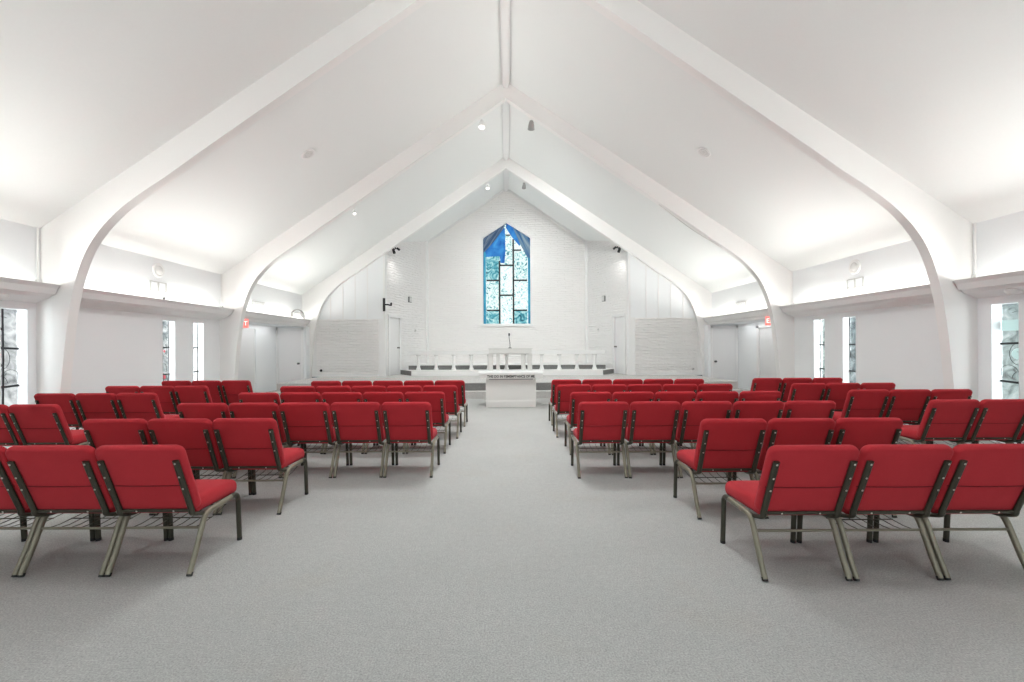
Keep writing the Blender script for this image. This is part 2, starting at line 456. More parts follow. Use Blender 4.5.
for s in (-1, 1):
    b, ang, t0, t1 = wing(s)
    side = 'left' if s < 0 else 'right'
    o = b.build('wall_chancel_%s' % side, M['brick'], None, (s*WA.x, WA.y, 0), ang)
    struct(o, 'white painted stone wing wall with a narrow door, %s of the chancel' % side, 'wall')
    WING[s] = (ang, 1 if s < 0 else -1)
    inn = -1 if s > 0 else 1
    # door (local frame of the wing; room side is local -y for the left wing, +y for the right one)
    rs = 1 if s > 0 else -1
    d = thing('door_%d' % dn, 'narrow white flush door in the %s wing wall, on the platform' % side, 'door', (s*WA.x, WA.y, 0), ang)
    d['kind'] = 'structure'; dn += 1
    yo = .05*rs*-1
    b = MB(); b.box(t0+.045, t1-.045, min(yo, yo-.04*rs), max(yo, yo-.04*rs), ZP+.01, ZP+2.13)
    b.build('door_leaf', M['door'], d, bevel=.004)
    b = MB()
    y0, y1 = sorted((.02*rs, -.14*rs))
    b.box(t0-.05, t0+.04, y0, y1, ZP, ZP+2.23); b.box(t1-.04, t1+.05, y0, y1, ZP, ZP+2.23); b.box(t0-.05, t1+.05, y0, y1, ZP+2.14, ZP+2.23)
    b.build('door_casing', M['trim'], d)
    kx = t1-.12
    b = MB(); b.lathe([(.03, 0), (.03, .01), (.012, .02), (.012, .045), (.03, .055), (.034, .075), (.02, .09)], (kx, yo, ZP+1.02), (0, rs, 0), 14)
    b.build('door_knob', M['knob'], d)
    b = MB(); y0, y1 = sorted((0, .035*rs)); b.box(WL-.16, WL, y0, y1, ZP, zc(WB.x))
    b.build('corner_board', M['trim'], o)

WX, WS, WAP, WBOT = 1.005, 6.08, 6.73, 2.44      # chancel window
b = MB(); X = 3.5
b.prism([(-X, 0), (-WX, 0), (-WX, zc(WX)+.05), (-X, zc(X)+.05)], YF, YF+.22)
b.prism([(X, 0), (WX, 0), (WX, zc(WX)+.05), (X, zc(X)+.05)], YF, YF+.22)
b.prism([(-WX, 0), (WX, 0), (WX, WBOT), (-WX, WBOT)], YF, YF+.22)
for s in (-1, 1):
    b.prism([(s*WX, WS), (0, WAP), (0, RIDGE+.05), (s*WX, zc(WX)+.05)], YF, YF+.22)
struct(b.build('wall_front', M['brick_back']), 'white painted stone gable wall behind the altar', 'wall')
b = MB()
for s in (-1, 1):     # small cove at the gable line
    b.prism([(s*3.35, zc(3.35)-.10), (0, RIDGE-.10), (0, RIDGE), (s*3.35, zc(3.35))], YF-.035, YF)
struct(b.build('trim_20', M['trim']), 'white trim along the gable above the blue window', 'trim')

# chancel window -------------------------------------------------------------------------------
def wx(px): return (px-507)*19.19/450
def wz(py): return H+(347-py)*19.19/450
w = thing('window_1', 'tall blue and white stained glass window with a pointed top', 'window', (0, YF+.11, 0)); w['kind'] = 'structure'
def gq(name, poly, mat, y=0.0, th=.012):
    b = MB(); b.prism([(wx(x), wz(z)) for x, z in poly], y, y+th); return b.build(name, mat, w)
sw = (.62, .95, .93)
g_white = art_glass('glass_marbled', [(.02, .05, .07), (.12, .40, .46), (.45, .74, .74), (.80, .95, .92), (.95, .98, .96), (.55, .80, .80)], 4.2, .70, (.30, .66), dist=2.8)
g_pale = art_glass('glass_pale', [(.05, .12, .15), (.36, .66, .69), (.80, .94, .93), (.97, .99, .98), (.62, .86, .86)], 4.6, .74, (.30, .66), dist=2.5)
g_teal = art_glass('glass_teal', [(.015, .05, .08), (.08, .36, .44), (.38, .70, .72), (.75, .92, .90)], 3.6, .68, (.30, .70), dist=2.2)
g_blue = art_glass('glass_blue', [(.01, .05, .20), (.03, .18, .55), (.06, .33, .75), (.16, .50, .80)], 1.8, .62, (.25, .75), dist=1.0)
g_grey = art_glass('glass_drape', [(.015, .03, .07), (.05, .10, .19), (.16, .21, .27), (.30, .34, .37)], 1.2, .62, (.3, .7), (9, 1, .8), .62, .2)
g_ray = art_glass('glass_rays', [(.01, .05, .15), (.05, .15, .32), (.16, .27, .38), (.30, .40, .46)], 1.2, .62, (.3, .7), (9, 1, .8), -.50, .2)
g_border = art_glass('glass_border', [(.02, .20, .36), (.04, .34, .52), (.10, .46, .60)], 2.0, .6, (.3, .7), (1, 1, .4))
gq('glass_field', [(484, 324), (531, 324), (531, 236), (507, 221), (484, 236)], g_pale, .03)
gq('glass_pane', [(486.5, 256), (500, 256), (500, 280), (486.5, 280)], g_teal)
gq('glass_pane', [(486.5, 281), (499.5, 281), (499.5, 310), (486.5, 310)], g_white)
gq('glass_pane', [(486.5, 311), (499.5, 311), (499.5, 324), (486.5, 324)], g_teal)
gq('glass_pane', [(500.5, 266), (513, 266), (513, 295), (500.5, 295)], g_pale)
gq('glass_pane', [(500.5, 296), (513, 296), (513, 324), (500.5, 324)], g_pale)
gq('glass_pane', [(514.5, 251), (527.5, 251), (527.5, 280), (514.5, 280)], g_white)
gq('glass_pane', [(514.5, 281), (527.5, 281), (527.5, 310), (514.5, 310)], g_pale)
gq('glass_pane', [(514.5, 311), (527.5, 311), (527.5, 324), (514.5, 324)], g_teal)
gq('glass_pane', [(503, 232), (509, 229), (513, 240), (513, 265), (504.5, 265), (503, 250)], g_white, .02)
gq('blue_swathe', [(484.5, 250), (486, 257), (500, 256), (501, 263), (505, 263), (506, 250), (505.5, 230), (504, 226)], g_blue, -.012)
gq('grey_drapery', [(484, 236), (507, 221.5), (504.5, 228), (496, 240), (484, 253)], g_grey, -.02)
gq('blue_swathe', [(507, 221.5), (506.5, 228), (513, 238), (520, 246), (524, 240), (517, 228)], g_blue, -.012)
gq('grey_drapery', [(512, 224.5), (531, 236), (531, 262), (527, 256), (522, 247), (517, 236)], g_ray, -.02)
gq('glass_border', [(484, 250), (486.3, 253), (486.3, 324), (484, 324)], g_border, -.016)
gq('glass_border', [(528.3, 258), (531, 258), (531, 324), (528.3, 324)], g_border, -.025)
def bar(x0, y0, x1, y1, t=1.5):
    if abs(x1-x0) > abs(y1-y0): p = [(x0, y0-t/2), (x1, y0-t/2), (x1, y0+t/2), (x0, y0+t/2)]
    else: p = [(x0-t/2, y0), (x0+t/2, y0), (x0+t/2, y1), (x0-t/2, y1)]
    gq('lead_bar', p, M['lead'], -.055, .04)
bar(499.9, 261, 499.9, 324, 1.7); bar(513.7, 239.5, 513.7, 324, 1.7)
bar(506.2, 235.4, 510.8, 235.4, 1.2); bar(513.7, 250.4, 521.6, 250.4, 1.4)
bar(499.9, 265.5, 513.7, 265.5); bar(486.8, 280.5, 499.9, 280.5); bar(513.7, 280.5, 527.4, 280.5)
bar(499.9, 295.3, 513.7, 295.3); bar(486.8, 310.4, 499.9, 310.4); bar(513.7, 310.4, 527.4, 310.4)
b = MB()
oy0, oy1 = -.14, -.11
b.box(-WX-.10, WX+.10, oy0-.05, .0, WBOT-.10, WBOT-.02)
b.build('sill', M['trim'], w)
b = MB()
b.box(-WX-.05, -WX, oy0, oy1, WBOT-.05, WS); b.box(WX, WX+.05, oy0, oy1, WBOT-.05, WS)
for s in (-1, 1): b.prism([(s*WX, WS), (0, WAP), (0, WAP+.06), (s*(WX+.05), WS+.03)], oy0, oy1)
b.build('window_frame', M['trim'], w)

# slot windows ------------------------------------------------------------------------------------
def slot_glass(name, cols, sc):
    m, nt, bs = new_mat(name)
    tc = nt.nodes.new('ShaderNodeTexCoord')
    nz = nt.nodes.new('ShaderNodeTexNoise'); nz.inputs['Scale'].default_value = sc; nz.inputs['Detail'].default_value = 5; nz.inputs['Distortion'].default_value = 1.2
    nt.links.new(tc.outputs['Object'], nz.inputs['Vector'])
    cr = nt.nodes.new('ShaderNodeValToRGB'); els = cr.color_ramp.elements
    els[0].position = .30; els[0].color = (*cols[0], 1); els[1].position = .70; els[1].color = (*cols[-1], 1)
    for i in range(1, len(cols)-1): e = els.new(.30+.4*i/(len(cols)-1)); e.color = (*cols[i], 1)
    nt.links.new(nz.outputs['Fac'], cr.inputs[0])
    nt.links.new(cr.outputs[0], bs.inputs['Emission Color']); set_in(bs, 'Emission Strength', .75)
    set_in(bs, 'Base Color', (.05, .05, .05, 1)); set_in(bs, 'Roughness', .3)
    tr = nt.nodes.new('ShaderNodeBsdfTransparent'); tr.inputs[0].default_value = (.95, .97, .97, 1)
    mx = nt.nodes.new('ShaderNodeMixShader'); mx.inputs[0].default_value = .62
    nt.links.new(tr.outputs[0], mx.inputs[1]); nt.links.new(bs.outputs[0], mx.inputs[2])
    nt.links.new(mx.outputs[0], nt.nodes['Material Output'].inputs['Surface'])
    return m
SG = {}
SG[(-1, 0)] = slot_glass('slot_glass_clear', [(.10, .11, .11), (.36, .38, .38), (.62, .64, .64), (.85, .88, .87)], 5)
SG[(-1, 1)] = slot_glass('slot_glass_rose', [(.03, .035, .035), (.20, .24, .24), (.55, .58, .57), (.9, .92, .92)], 6)
SG[(-1, 2)] = slot_glass('slot_glass_ash', [(.02, .022, .025), (.18, .2, .2), (.5, .52, .52), (.85, .88, .88)], 6)
SG[(1, 0)] = slot_glass('slot_glass_green', [(.08, .09, .09), (.25, .32, .31), (.42, .52, .51), (.66, .72, .71)], 5)
SG[(1, 1)] = slot_glass('slot_glass_smoke', [(.012, .015, .018), (.10, .14, .15), (.30, .37, .38), (.55, .60, .60)], 4)
SG[(1, 2)] = slot_glass('slot_glass_mint', [(.03, .035, .035), (.22, .28, .27), (.48, .58, .55), (.8, .86, .84)], 7)
redg = emis('slot_glass_red', (.42, .05, .07), .6)
tealg = emis('slot_glass_tealspot', (.36, .50, .49), .5)
wn = 2
LBL = {(-1, 0): 'slot window with curled black leading, left wall before the closest arch',
       (-1, 1): 'slot window with red glass pieces between the white arches', (-1, 2): 'slot window without red glass, left wall by the middle arch',
       (1, 0): 'slot window with a pale green circle, right wall before the closest arch',
       (1, 1): 'slot window with dark smoky glass, right wall', (1, 2): 'slot window with light mint glass, right wall by the middle arch'}
for s in (-1, 1):
    for i, (a, c) in enumerate(WIN[s]):
        w = thing('window_%d' % wn, LBL[(s, i)], 'window', (s*(XL+.155), (a+c)/2, 0)); w['kind'] = 'structure'; wn += 1
        hw = (c-a)/2
        b = MB(); b.box(-.006, .006, -hw, hw, WZ0, WZ1)
        b.build('glass', SG[(s, i)], w)
        b = MB(); rng = random.Random(10*i+s)
        q = -.012*s; vy = -hw+.03 if s > 0 else -hw+.15          # room side offset
        for z in (.90, 1.475):
            b.tube([(q, -hw, z+rng.uniform(-.01, .01)), (q, 0, z), (q, hw, z+rng.uniform(-.015, .015))], .018, 6, 0, ref=(0, 0, 1))
        if i == 0:
            b.tube([(q, vy, WZ0), (q, vy+.005, 1.3), (q, vy, WZ1)], .013, 6, 0, ref=(0, 1, 0))
            for z in (.9, 1.22, 1.76): b.lathe([(.004, -.02), (.018, -.012), (.018, .012), (.004, .02)], (q, vy-.018, z), (1, 0, 0), 8)
        else:
            b.tube([(q, hw-.012, WZ0), (q, hw-.012, WZ1)], .007, 6, 0, ref=(0, 1, 0))
        b.build('lead_bar', M['lead'], w)
        b = MB()
        for k in range(9 if i == 0 else 14):
            z = WZ0+.1+rng.random()*1.35; y = rng.uniform(-hw, hw*.5); r = rng.uniform(.06, .16); a0 = rng.uniform(0, 6)
            pts = [(q, max(-hw, min(hw, y+r*math.cos(a0+t*.35))), min(WZ1-.02, max(WZ0, z+1.3*r*math.sin(a0+t*.35)))) for t in range(9)]
            b.tube(pts, .0035, 4, 0, ref=(1, 0, 0), caps=False)
        b.build('lead_line', M['lead'], w)
        if (s, i) == (-1, 1):
            b = MB()
            for (y, z, r) in ((-.03, .90, .06), (.05, .84, .05), (-.06, .98, .045), (.06, 1.70-.3, .03), (0, 1.42, .03)):
                b.lathe([(r*.3, 0), (r, .004), (r*.3, .008)], (q*.6, y, z), (-s, 0, 0), 5, smooth=False)
            p = b.build('red_glass', redg, w)
        if (s, i) == (1, 0):
            b = MB(); b.lathe([(.08, 0), (.08, .004), (.07, .006)], (q*.6, -.04, 1.32), (-s, 0, 0), 20)
            b.box(*sorted((q*.5, q*.8)), -.14, .17, 1.66, 1.82)
            b.build('green_glass', tealg, w)

# side doors ---------------------------------------------------------------------------------------
for s in (-1, 1):
    side = 'left' if s < 0 else 'right'
    d = thing('door_%d' % (6 if s < 0 else 7), 'white flush door facing the hall beside the platform, %s end' % side, 'door', (0, 15.62, 0)); d['kind'] = 'structure'
    b = MB(); x0, x1 = sorted((s*7.14, s*7.93)); b.box(x0, x1, -.03, 0, .01, 2.08)
    b.build('door_leaf', M['door'], d, bevel=.004)
    b = MB()
    for q0, q1, z0, z1 in ((7.07, 7.13, 0, 2.15), (7.94, 7.995, 0, 2.15), (7.07, 7.995, 2.09, 2.15)):
        x0, x1 = sorted((s*q0, s*q1)); b.box(x0, x1, -.045, 0, z0, z1)
    b.build('door_casing', M['trim'], d)
    b = MB(); b.lathe([(.034, 0), (.034, .012), (.014, .02), (.014, .05), (.034, .06), (.037, .08), (.02, .095)], (s*7.21, -.03, .92), (0, -1, 0), 14)
    b.build('door_knob', M['knob'], d)
    d = thing('door_%d' % (8 if s < 0 else 9), 'white exit door in the %s alcove wall under the red exit sign' % side, 'door', (s*(XA+.05), 13.735, 0)); d['kind'] = 'structure'
    b = MB(); b.box(-.025, .025, -.54, .54, .01, 2.02); b.build('door_leaf', M['door'], d)
    b = MB()
    for y0, y1, z0, z1 in ((-.66, -.55, 0, 2.1), (.55, .66, 0, 2.1), (-.66, .66, 2.02, 2.1)): b.box(-.07, .02, y0, y1, z0, z1)
    b.build('door_casing', M['trim'], d)

# ------------------------------------------------------------------ lettering
def text_mesh(txt, size, mat, parent, loc, rot, name, depth=.004):
    cu = bpy.data.curves.new('txt', 'FONT'); cu.body = txt; cu.size = size; cu.extrude = depth; cu.align_x = 'CENTER'; cu.align_y = 'CENTER'; cu.offset = .003 if size < .1 else 0
    o = bpy.data.objects.new('txt', cu); COL.objects.link(o)
    dg = bpy.context.evaluated_depsgraph_get()
    me = bpy.data.meshes.new_from_object(o.evaluated_get(dg))
    bpy.data.objects.remove(o)
    me.materials.clear(); me.materials.append(mat)
    n = bpy.data.objects.new(name, me); COL.objects.link(n); n.location = loc; n.rotation_euler = rot; n.parent = parent
    return n

for s in (-1, 1):
    t = thing('exit_sign', 'red EXIT sign under the %s light ledge behind the middle arch' % ('left' if s < 0 else 'right'), 'sign', (s*7.13, 12.1, 2.13))
    b = MB(); b.box(-.17, .17, -.03, .03, -.125, .115); b.build('sign_box', M['exit'], t, bevel=.006)
    text_mesh('EXIT', .17, M['exit_letter'], t, (0, -.033, -.01), (PI/2, 0, 0), 'lettering')
    b = MB(); b.box(-.05, .05, -.02, .02, .115, .135); b.tube([(0, 0, .13), (0, 0, .16)], .012, 6); b.build('mounting_bracket', M['white'], t)

# ------------------------------------------------------------------ altar rail, altar, communion table
t = thing('altar_rail', 'white communion rail on slim posts across the chancel', 'rail', (0, 16.75, ZP2))
b = MB(); zr = 1.325-ZP2
b.prism([(-3.66, zr-.03), (-3.62, zr-.005), (-3.58, zr), (3.58, zr), (3.62, zr-.005), (3.66, zr-.03), (3.60, zr-.14), (-3.60, zr-.14)], -.13, .13)
b.build('handrail', M['white'], t, bevel=.006)
for i in range(11):
    x = (418.4+17.6*i-507)*16.75/450
    b = MB()
    b.lathe([(.092, 0), (.092, .03), (.082, .055), (.066, .09), (.059, .15), (.056, .3), (.056, zr-.22), (.06, zr-.19)], (x, 0, 0), (0, 0, 1), 18)
    b.lathe([(.075, zr-.19), (.08, zr-.17), (.08, zr-.145), (.075, zr-.14)], (x, 0, 0), (0, 0, 1), 18, mi=1)
    b.build('post', [M['white'], M['offwhite']], t)

t = thing('altar_table', 'white altar table with four straight legs at the middle of the rail', 'table', (.12, 16.42, ZP2))
zt = H+(347-348.2)*16.3/450-ZP2
b = MB(); b.box(-.80, .80, -.19, .19, zt-.03, zt); b.box(-.77, .77, -.16, .16, zt-.19, zt-.03)
b.build('tabletop', M['tablewhite'], t, bevel=.005)
for x in (-.72, -.45, .46, .71):
    b = MB(); hw = .085 if abs(x) > .6 else .065
    b.box(x-hw, x+hw, -.07, .07, 0, zt-.19); b.box(x-hw-.015, x+hw+.015, -.085, .085, 0, .04)
    b.build('leg', M['tablewhite'], t, bevel=.008)

t = thing('microphone', 'black gooseneck microphone standing on the altar table', 'microphone', (.11, 16.42, ZP2+zt))
b = MB(); b.lathe([(.07, 0), (.07, .012), (.03, .02), (.02, .03)], (0, 0, 0), (0, 0, 1), 16); b.build('base', M['black'], t)
b = MB(); b.tube(spline([(0, 0, .03), (-.005, 0, .2), (-.03, 0, .36), (-.03, -.02, .45)], 4), .011, 8); b.build('gooseneck', M['black'], t)
b = MB(); b.lathe([(.012, 0), (.026, .02), (.03, .06), (.026, .10), (.008, .115)], (-.03, -.02, .44), (0, -.25, 1), 12); b.build('head', M['black'], t)

t = thing('communion_table', 'white communion table with lettered frieze at the foot of the platform', 'table', (.09, 11.2, 0))
b = MB(); b.box(-.61, .61, -.30, .30, .06, .66); b.build('body', M['tablewhite'], t, bevel=.004)
b = MB(); b.box(-.60, .60, -.33, .33, 0, .15); b.box(-.61, .61, -.31, .31, .15, .17); b.build('plinth', M['tablewhite'], t, bevel=.004)
b = MB(); b.box(-.77, .77, -.415, .415, .70, .80); b.box(-.61, .61, -.32, .32, .655, .70); b.build('frieze', M['tablewhite'], t)
b = MB(); b.box(-.80, .80, -.425, .425, .80, .85); b.build('tabletop', M['white'], t, bevel=.008)
o = text_mesh('THIS DO IN REMEMBRANCE OF ME', .082, M['ink'], t, (0, -.417, .748), (PI/2, 0, 0), 'lettering', .002)
wd = o.dimensions.x
if wd > 0: o.scale = (1.14/wd, 1, 1)
b = MB(); b.box(-.53, .53, -.345, -.315, .665, .69); b.build('moulding', M['greymetal'], t)  # moulding coloured grey to paint in the shadow line under the frieze

# ------------------------------------------------------------------ chairs
HX = .2595
def side_pts(x):
    rear = [(x, 0, .012), (x, .055, .12), (x, .115, .255)]
    bend = spline([(x, .115, .255), (x, .138, .305), (x, .17, .342), (x, .23, .352)], 4)
    return rear[:-1] + bend
def front_pts(x):
    return [(x, .545, .012), (x, .535, .18)] + spline([(x, .53, .29), (x, .522, .335), (x, .49, .358), (x, .44, .36)], 4)

def make_chair():
    root = thing('stacking_chair', 'tmp', 'chair')
    # seat
    bm = pad(.496, .475, .112, .05, .046, .0, .012)
    for v in bm.verts:
        if v.co.y > .12: v.co.z -= (v.co.y-.12)**2*.9
        v.co.y += .33; v.co.z += .415
    bm_obj(bm, 'seat', M['red'], root)
    # backrest, leaning back
    hgt, th = .495, .054
    bm = pad(.548, hgt, th, .052, .024, .010, .006)
    lean = math.radians(21.5)
    R = Matrix.Rotation(lean, 3, 'X')
    for v in bm.verts:
        top = max(0, v.co.y-.12)/.12
        c = R @ Vector((v.co.x, -v.co.z, v.co.y + hgt/2 - .012*top*(2*v.co.x/.548)**2)); v.co = Vector((c.x, c.y+.102, c.z+.400))
    bk = bm_obj(bm, 'backrest', M['red'], root)
    def on_back(x, u, off):      # point on the rear face: u metres up from the lower edge, off behind it
        c = R @ Vector((x, -th/2-off, u)); return Vector((c.x, c.y+.102, c.z+.400))
    b = MB(); b.tube([on_back(x, .208, .012-.010*(x/.27)**2) for x in (-.26, -.13, 0, .13, .26)], .0035, 6, ref=(0, 0, 1))
    b.build('seam', M['seam'], bk)
    # legs
    for s in (-1, 1):
        b = MB(); b.tube(side_pts(s*HX), .0168, 8, ry=.020); l = b.build('leg', M['bronze'], root)
        b = MB(); b.tube([(s*HX, -.003, 0), (s*HX, .008, .022)], .0170, 8, ry=.0210); b.build('foot_cap', M['rubber'], l)
        b = MB(); b.tube(front_pts(s*HX), .0168, 8, ry=.020); l = b.build('leg', M['post'], root)  # front end of the same tube in darker metal, its shade painted in
        b = MB(); b.tube([(s*HX, .546, 0), (s*HX, .545, .022)], .0170, 8, ry=.0210); b.build('foot_cap', M['rubber'], l)
        b = MB(); b.tube([(s*HX, .22, .352), (s*HX, .33, .356), (s*HX, .45, .36)], .0168, 8, ry=.020); b.build('seat_rail', M['bronze'], root)
        # back post: flat bar up the rear of the back with screws
        b = MB(); x = s*.233
        up = [on_back(x, u, .011) for u in (.40, .3, .2, .1, .02)]
        low = spline([up[-1], up[-1]+Vector((0, .010, -.03)), Vector((x+s*.004, .135, .352)), Vector((x+s*.01, .18, .342)), Vector((x+s*.01, .24, .342))], 4)
        b.tube(up[:-1]+low, .0205, 8, ry=.0135)
        nrm = R @ Vector((0, -1, 0))
        for u in (.385, .285, .195):
            b.lathe([(.0065, 0), (.0065, .0025), (.002, .004)], on_back(x, u, .0235), nrm, 8, mi=1)
        b.build('back_post', [M['post'], M['screw']], root)
    b = MB(); b.tube([on_back(x, .012, .009) for x in (-.22, 0, .22)], .011, 8, ry=.010, ref=(0, 0, 1))
    nrm = R @ Vector((0, -1, 0))
    for x in (-.12, .12): b.lathe([(.006, 0), (.006, .002), (.002, .004)], on_back(x, .014, .018), nrm, 8, mi=1)
    b.build('back_bar', [M['post'], M['screw']], root)
    b = MB(); b.tube([(-HX, .119, .264), (HX, .119, .264)], .0085, 8); b.build('stretcher', M['bronze'], root)
    # book rack
    b = MB()
    b.tube([(-.215, .455, .30), (.215, .455, .30)], .004, 6); b.tube([(-.215, .29, .266), (.215, .29, .266)], .004, 6)
    for i in range(7):
        x = -.21+.07*i
        b.tube([(x, .119, .264), (x, .2, .258), (x, .36, .272), (x, .455, .30)], .003, 5)
    b.build('book_rack', M['wire'], root)
    return root

proto = make_chair()
def copy_tree(o, parent=None, skip=()):
    c = o.copy(); COL.objects.link(c); c.parent = parent
    for ch in o.children:
        if ch.name.split('.')[0] not in skip: copy_tree(ch, c, skip)
    return c
used = [0]
def place(x, dtop, label, group, rack=True, rot=0.):
    y = dtop+.10-(.065 if dtop > 4.5 else 0)
    if not used[0] and rack: o = proto; used[0] = 1
    else: o = copy_tree(proto, None, () if rack else ('book_rack',))
    o.location = (x, y, 0); o.rotation_euler = (0, 0, rot)
    o['label'] = label; o['group'] = group
ORD = ['first', 'second', 'third', 'fourth', 'fifth']
ROW = ['nearest', 'second', 'third', 'fourth', 'fifth', 'last']
rg = random.Random(3)
def row(side, r, dtop, centres, wall=False, racks=None):
    if dtop > 4.5:
        sh = sum(centres)/len(centres)*.065/dtop; centres = [x-sh for x in centres]
    for i, x in enumerate(centres):
        if wall:
            lab = 'red padded metal chair, %s from the inner end, %s row by the %s wall' % (ORD[i], ROW[r-2], side)
            grp = 'red chairs by the %s wall' % side
        else:
            lab = 'red padded metal chair, %s from the aisle, %s row %s of the aisle' % (ORD[i], ROW[r], side)
            grp = 'red chairs %s of the center aisle' % side
        place(x, dtop+rg.uniform(-.006, .006), lab, grp, True if racks is None else racks[i], math.radians(rg.uniform(-.3, .3)))
P = .5585
row('right', 0, 2.685, [1.848, 2.414, 2.98], racks=[False, True, False])
row('right', 1, 3.69, [1.872, 2.437, 3.003])
for r, d, x0 in ((2, 4.93, .800), (3, 6.0, .855), (4, 7.18, .800), (5, 8.28, .825)):
    row('right', r, d, [x0+.28+P*1.008*i for i in range(5)])
row('left', 0, 2.775, [-2.30, -2.857, -3.414])
row('left', 1, 3.83, [-2.262, -2.819, -3.376])
for r, d, x0 in ((2, 5.0, .865), (3, 6.13, .865), (4, 7.14, .80), (5, 8.22, .785)):
    row('left', r, d, [-(x0+.28+P*1.008*i) for i in range(5)])
for side, s, dat in (('right', 1, ((2, 4.98, 4.72), (3, 6.13, 4.69), (4, 7.24, 4.60), (5, 8.42, 4.62))),
                     ('left', -1, ((2, 4.95, 4.97), (3, 6.17, 4.84), (4, 7.33, 4.90), (5, 8.48, 4.86)))):
    for r, d, x0 in dat:
        n = 3 if (r > 2 or side == 'right') else 2
        row(side, r, d, [s*(x0+.278+P*i) for i in range(n)], wall=True)

# ------------------------------------------------------------------ small fittings
def sof_z(x):
    x = abs(x)
    for a, c in zip(sof, sof[1:]):
        if a.x <= x <= c.x: return a.y+(c.y-a.y)*(x-a.x)/(c.x-a.x)
    return 3
def spot(name, x, y, aim, body, lit, label, size=1.0):
    z = sof_z(x)-.005
    t = thing(name, label, 'spotlight', (x, y, z))
    b = MB(); b.lathe([(.045, 0), (.045, -.02), (.02, -.03)], (0, 0, .0), (0, 0, 1), 14); b.tube([(0, 0, -.02), (0, 0, -.09)], .01, 6, ref=(1, 0, 0)); b.build('mount', body, t)
    a = (Vector(aim)-Vector((x, y, z-.1))).normalized(); L = .17*size
    c = Vector((0, 0, -.11))
    b = MB(); b.lathe([(.03*size, -L*.5), (.05*size, -L*.35), (.062*size, 0), (.075*size, L*.5), (.062*size, L*.5), (.055*size, L*.42)], c, a, 16); b.build('lamp_head', body, t)
    b = MB(); b.lathe([(.055*size, L*.44), (.03*size, L*.46)], c, a, 14); b.build('bulb', lit, t)
    li = bpy.data.lights.new('spot_beam', 'SPOT'); li.spot_size = math.radians(62); li.spot_blend = .7; li.energy = 55; li.color = (.955, .99, .99); li.shadow_soft_size = .04
    lo = bpy.data.objects.new('spot_beam', li); COL.objects.link(lo); lo.parent = t
    lo.location = c + a*L*.6; lo.rotation_euler = a.to_track_quat('-Z', 'Y').to_euler()
    return t, li
t, li = spot('spotlight', -.62, D[2]+.25, (-1.0, 9.0, 0), M['white'], M['lamp'], 'white spotlight under the middle arch, left of the ridge', 1.25); li.energy = 285; li.spot_size = math.radians(110); li.spot_blend = 1; li.shadow_soft_size = .12
t, li = spot('spotlight', .66, D[2]+.25, (.5, 18.5, 1), M['greymetal'], M['lamp'], 'grey spotlight under the middle arch, right of the ridge', 1.25); li.energy = 600; li.spot_size = math.radians(110); li.spot_blend = 1; li.shadow_soft_size = .12
t, li = spot('spotlight', -.66, D[3]+.25, (-1.2, 13.0, 0), M['white'], M['lamp'], 'white spotlight under the last arch, left of the ridge'); li.energy = 95; li.spot_size = math.radians(110); li.spot_blend = 1; li.shadow_soft_size = .12
t, li = spot('spotlight', .64, D[3]+.25, (.3, 18.9, 4), M['greymetal'], M['lamp'], 'grey spotlight under the last arch, right of the ridge'); li.energy = 95; li.spot_size = math.radians(110); li.spot_blend = 1; li.shadow_soft_size = .12
t, li = spot('spotlight', -3.93, D[2]+.2, (-2.4, 9.0, 0), M['white'], M['lamp'], 'small white spotlight low on the middle arch, left slope', .6); li.energy = 40

def track_head(s, label):
    x, y = s*3.98, D[3]+.25; z = sof_z(x)-.02
    t = thing('track_spotlight', label, 'spotlight', (x, y, z))
    b = MB(); b.tube(spline([(s*.06, -.06, .03), (s*.07, 0, -.06), (s*.02, 0, -.02), (0, 0, .03)], 4), .02, 8); b.build('yoke', M['black'], t)
    b = MB(); a = Vector((-s*.25, .5, -1)).normalized(); b.lathe([(.03, -.09), (.045, -.05), (.05, .09), (.042, .09)], (s*.065, 0, -.10), a, 14); b.build('lamp_head', M['black'], t)
    b = MB(); b.lathe([(.035, -.06), (.04, .05), (.036, .06)], (-s*.10, 0, -.03), Vector((-s*.8, .1, -.6)), 12); b.build('transformer', M['black'], t)
    b = MB(); b.tube([(s*.02, 0, .0), (-s*.08, 0, -.02)], .02, 8, ref=(0, 1, 0)); b.build('arm', M['black'], t)
    b = MB(); b.lathe([(.04, .085), (.02, .088)], (s*.065, 0, -.10), a, 12); b.build('bulb', M['lamp'], t)
    li = bpy.data.lights.new('spot_beam', 'SPOT'); li.spot_size = math.radians(110); li.spot_blend = 1; li.energy = 14; li.color = (1, .97, .93); li.shadow_soft_size = .05
    lo = bpy.data.objects.new('spot_beam', li); COL.objects.link(lo); lo.parent = t
    lo.location = Vector((s*.065, 0, -.10))+a*.12; lo.rotation_euler = (Vector((s*3.75, 18.0, 2.6))-Vector((x, y, z))).normalized().to_track_quat('-Z', 'Y').to_euler()
track_head(-1, 'black spotlight under the last arch over the left wing wall')
track_head(1, 'black spotlight under the last arch over the right wing wall')

for yy, aim, e, w in ((D[0]+.25, 4.5, 190, 'entrance'), (D[1]+.25, 7.8, 470, 'closest')):  # spotlights added out of view on the two nearer arches, for downlight
    for sx, c in ((-.64, 'left'), (.64, 'right')):
        t, li = spot('spotlight', sx, yy, (sx*5, aim, 0), M['white'], M['lamp'], 'added unseen white spotlight high under the %s arch, %s of the ridge' % (w, c), 1.25)
        li.energy = e; li.spot_size = math.radians(104); li.spot_blend = 1; li.shadow_soft_size = .7

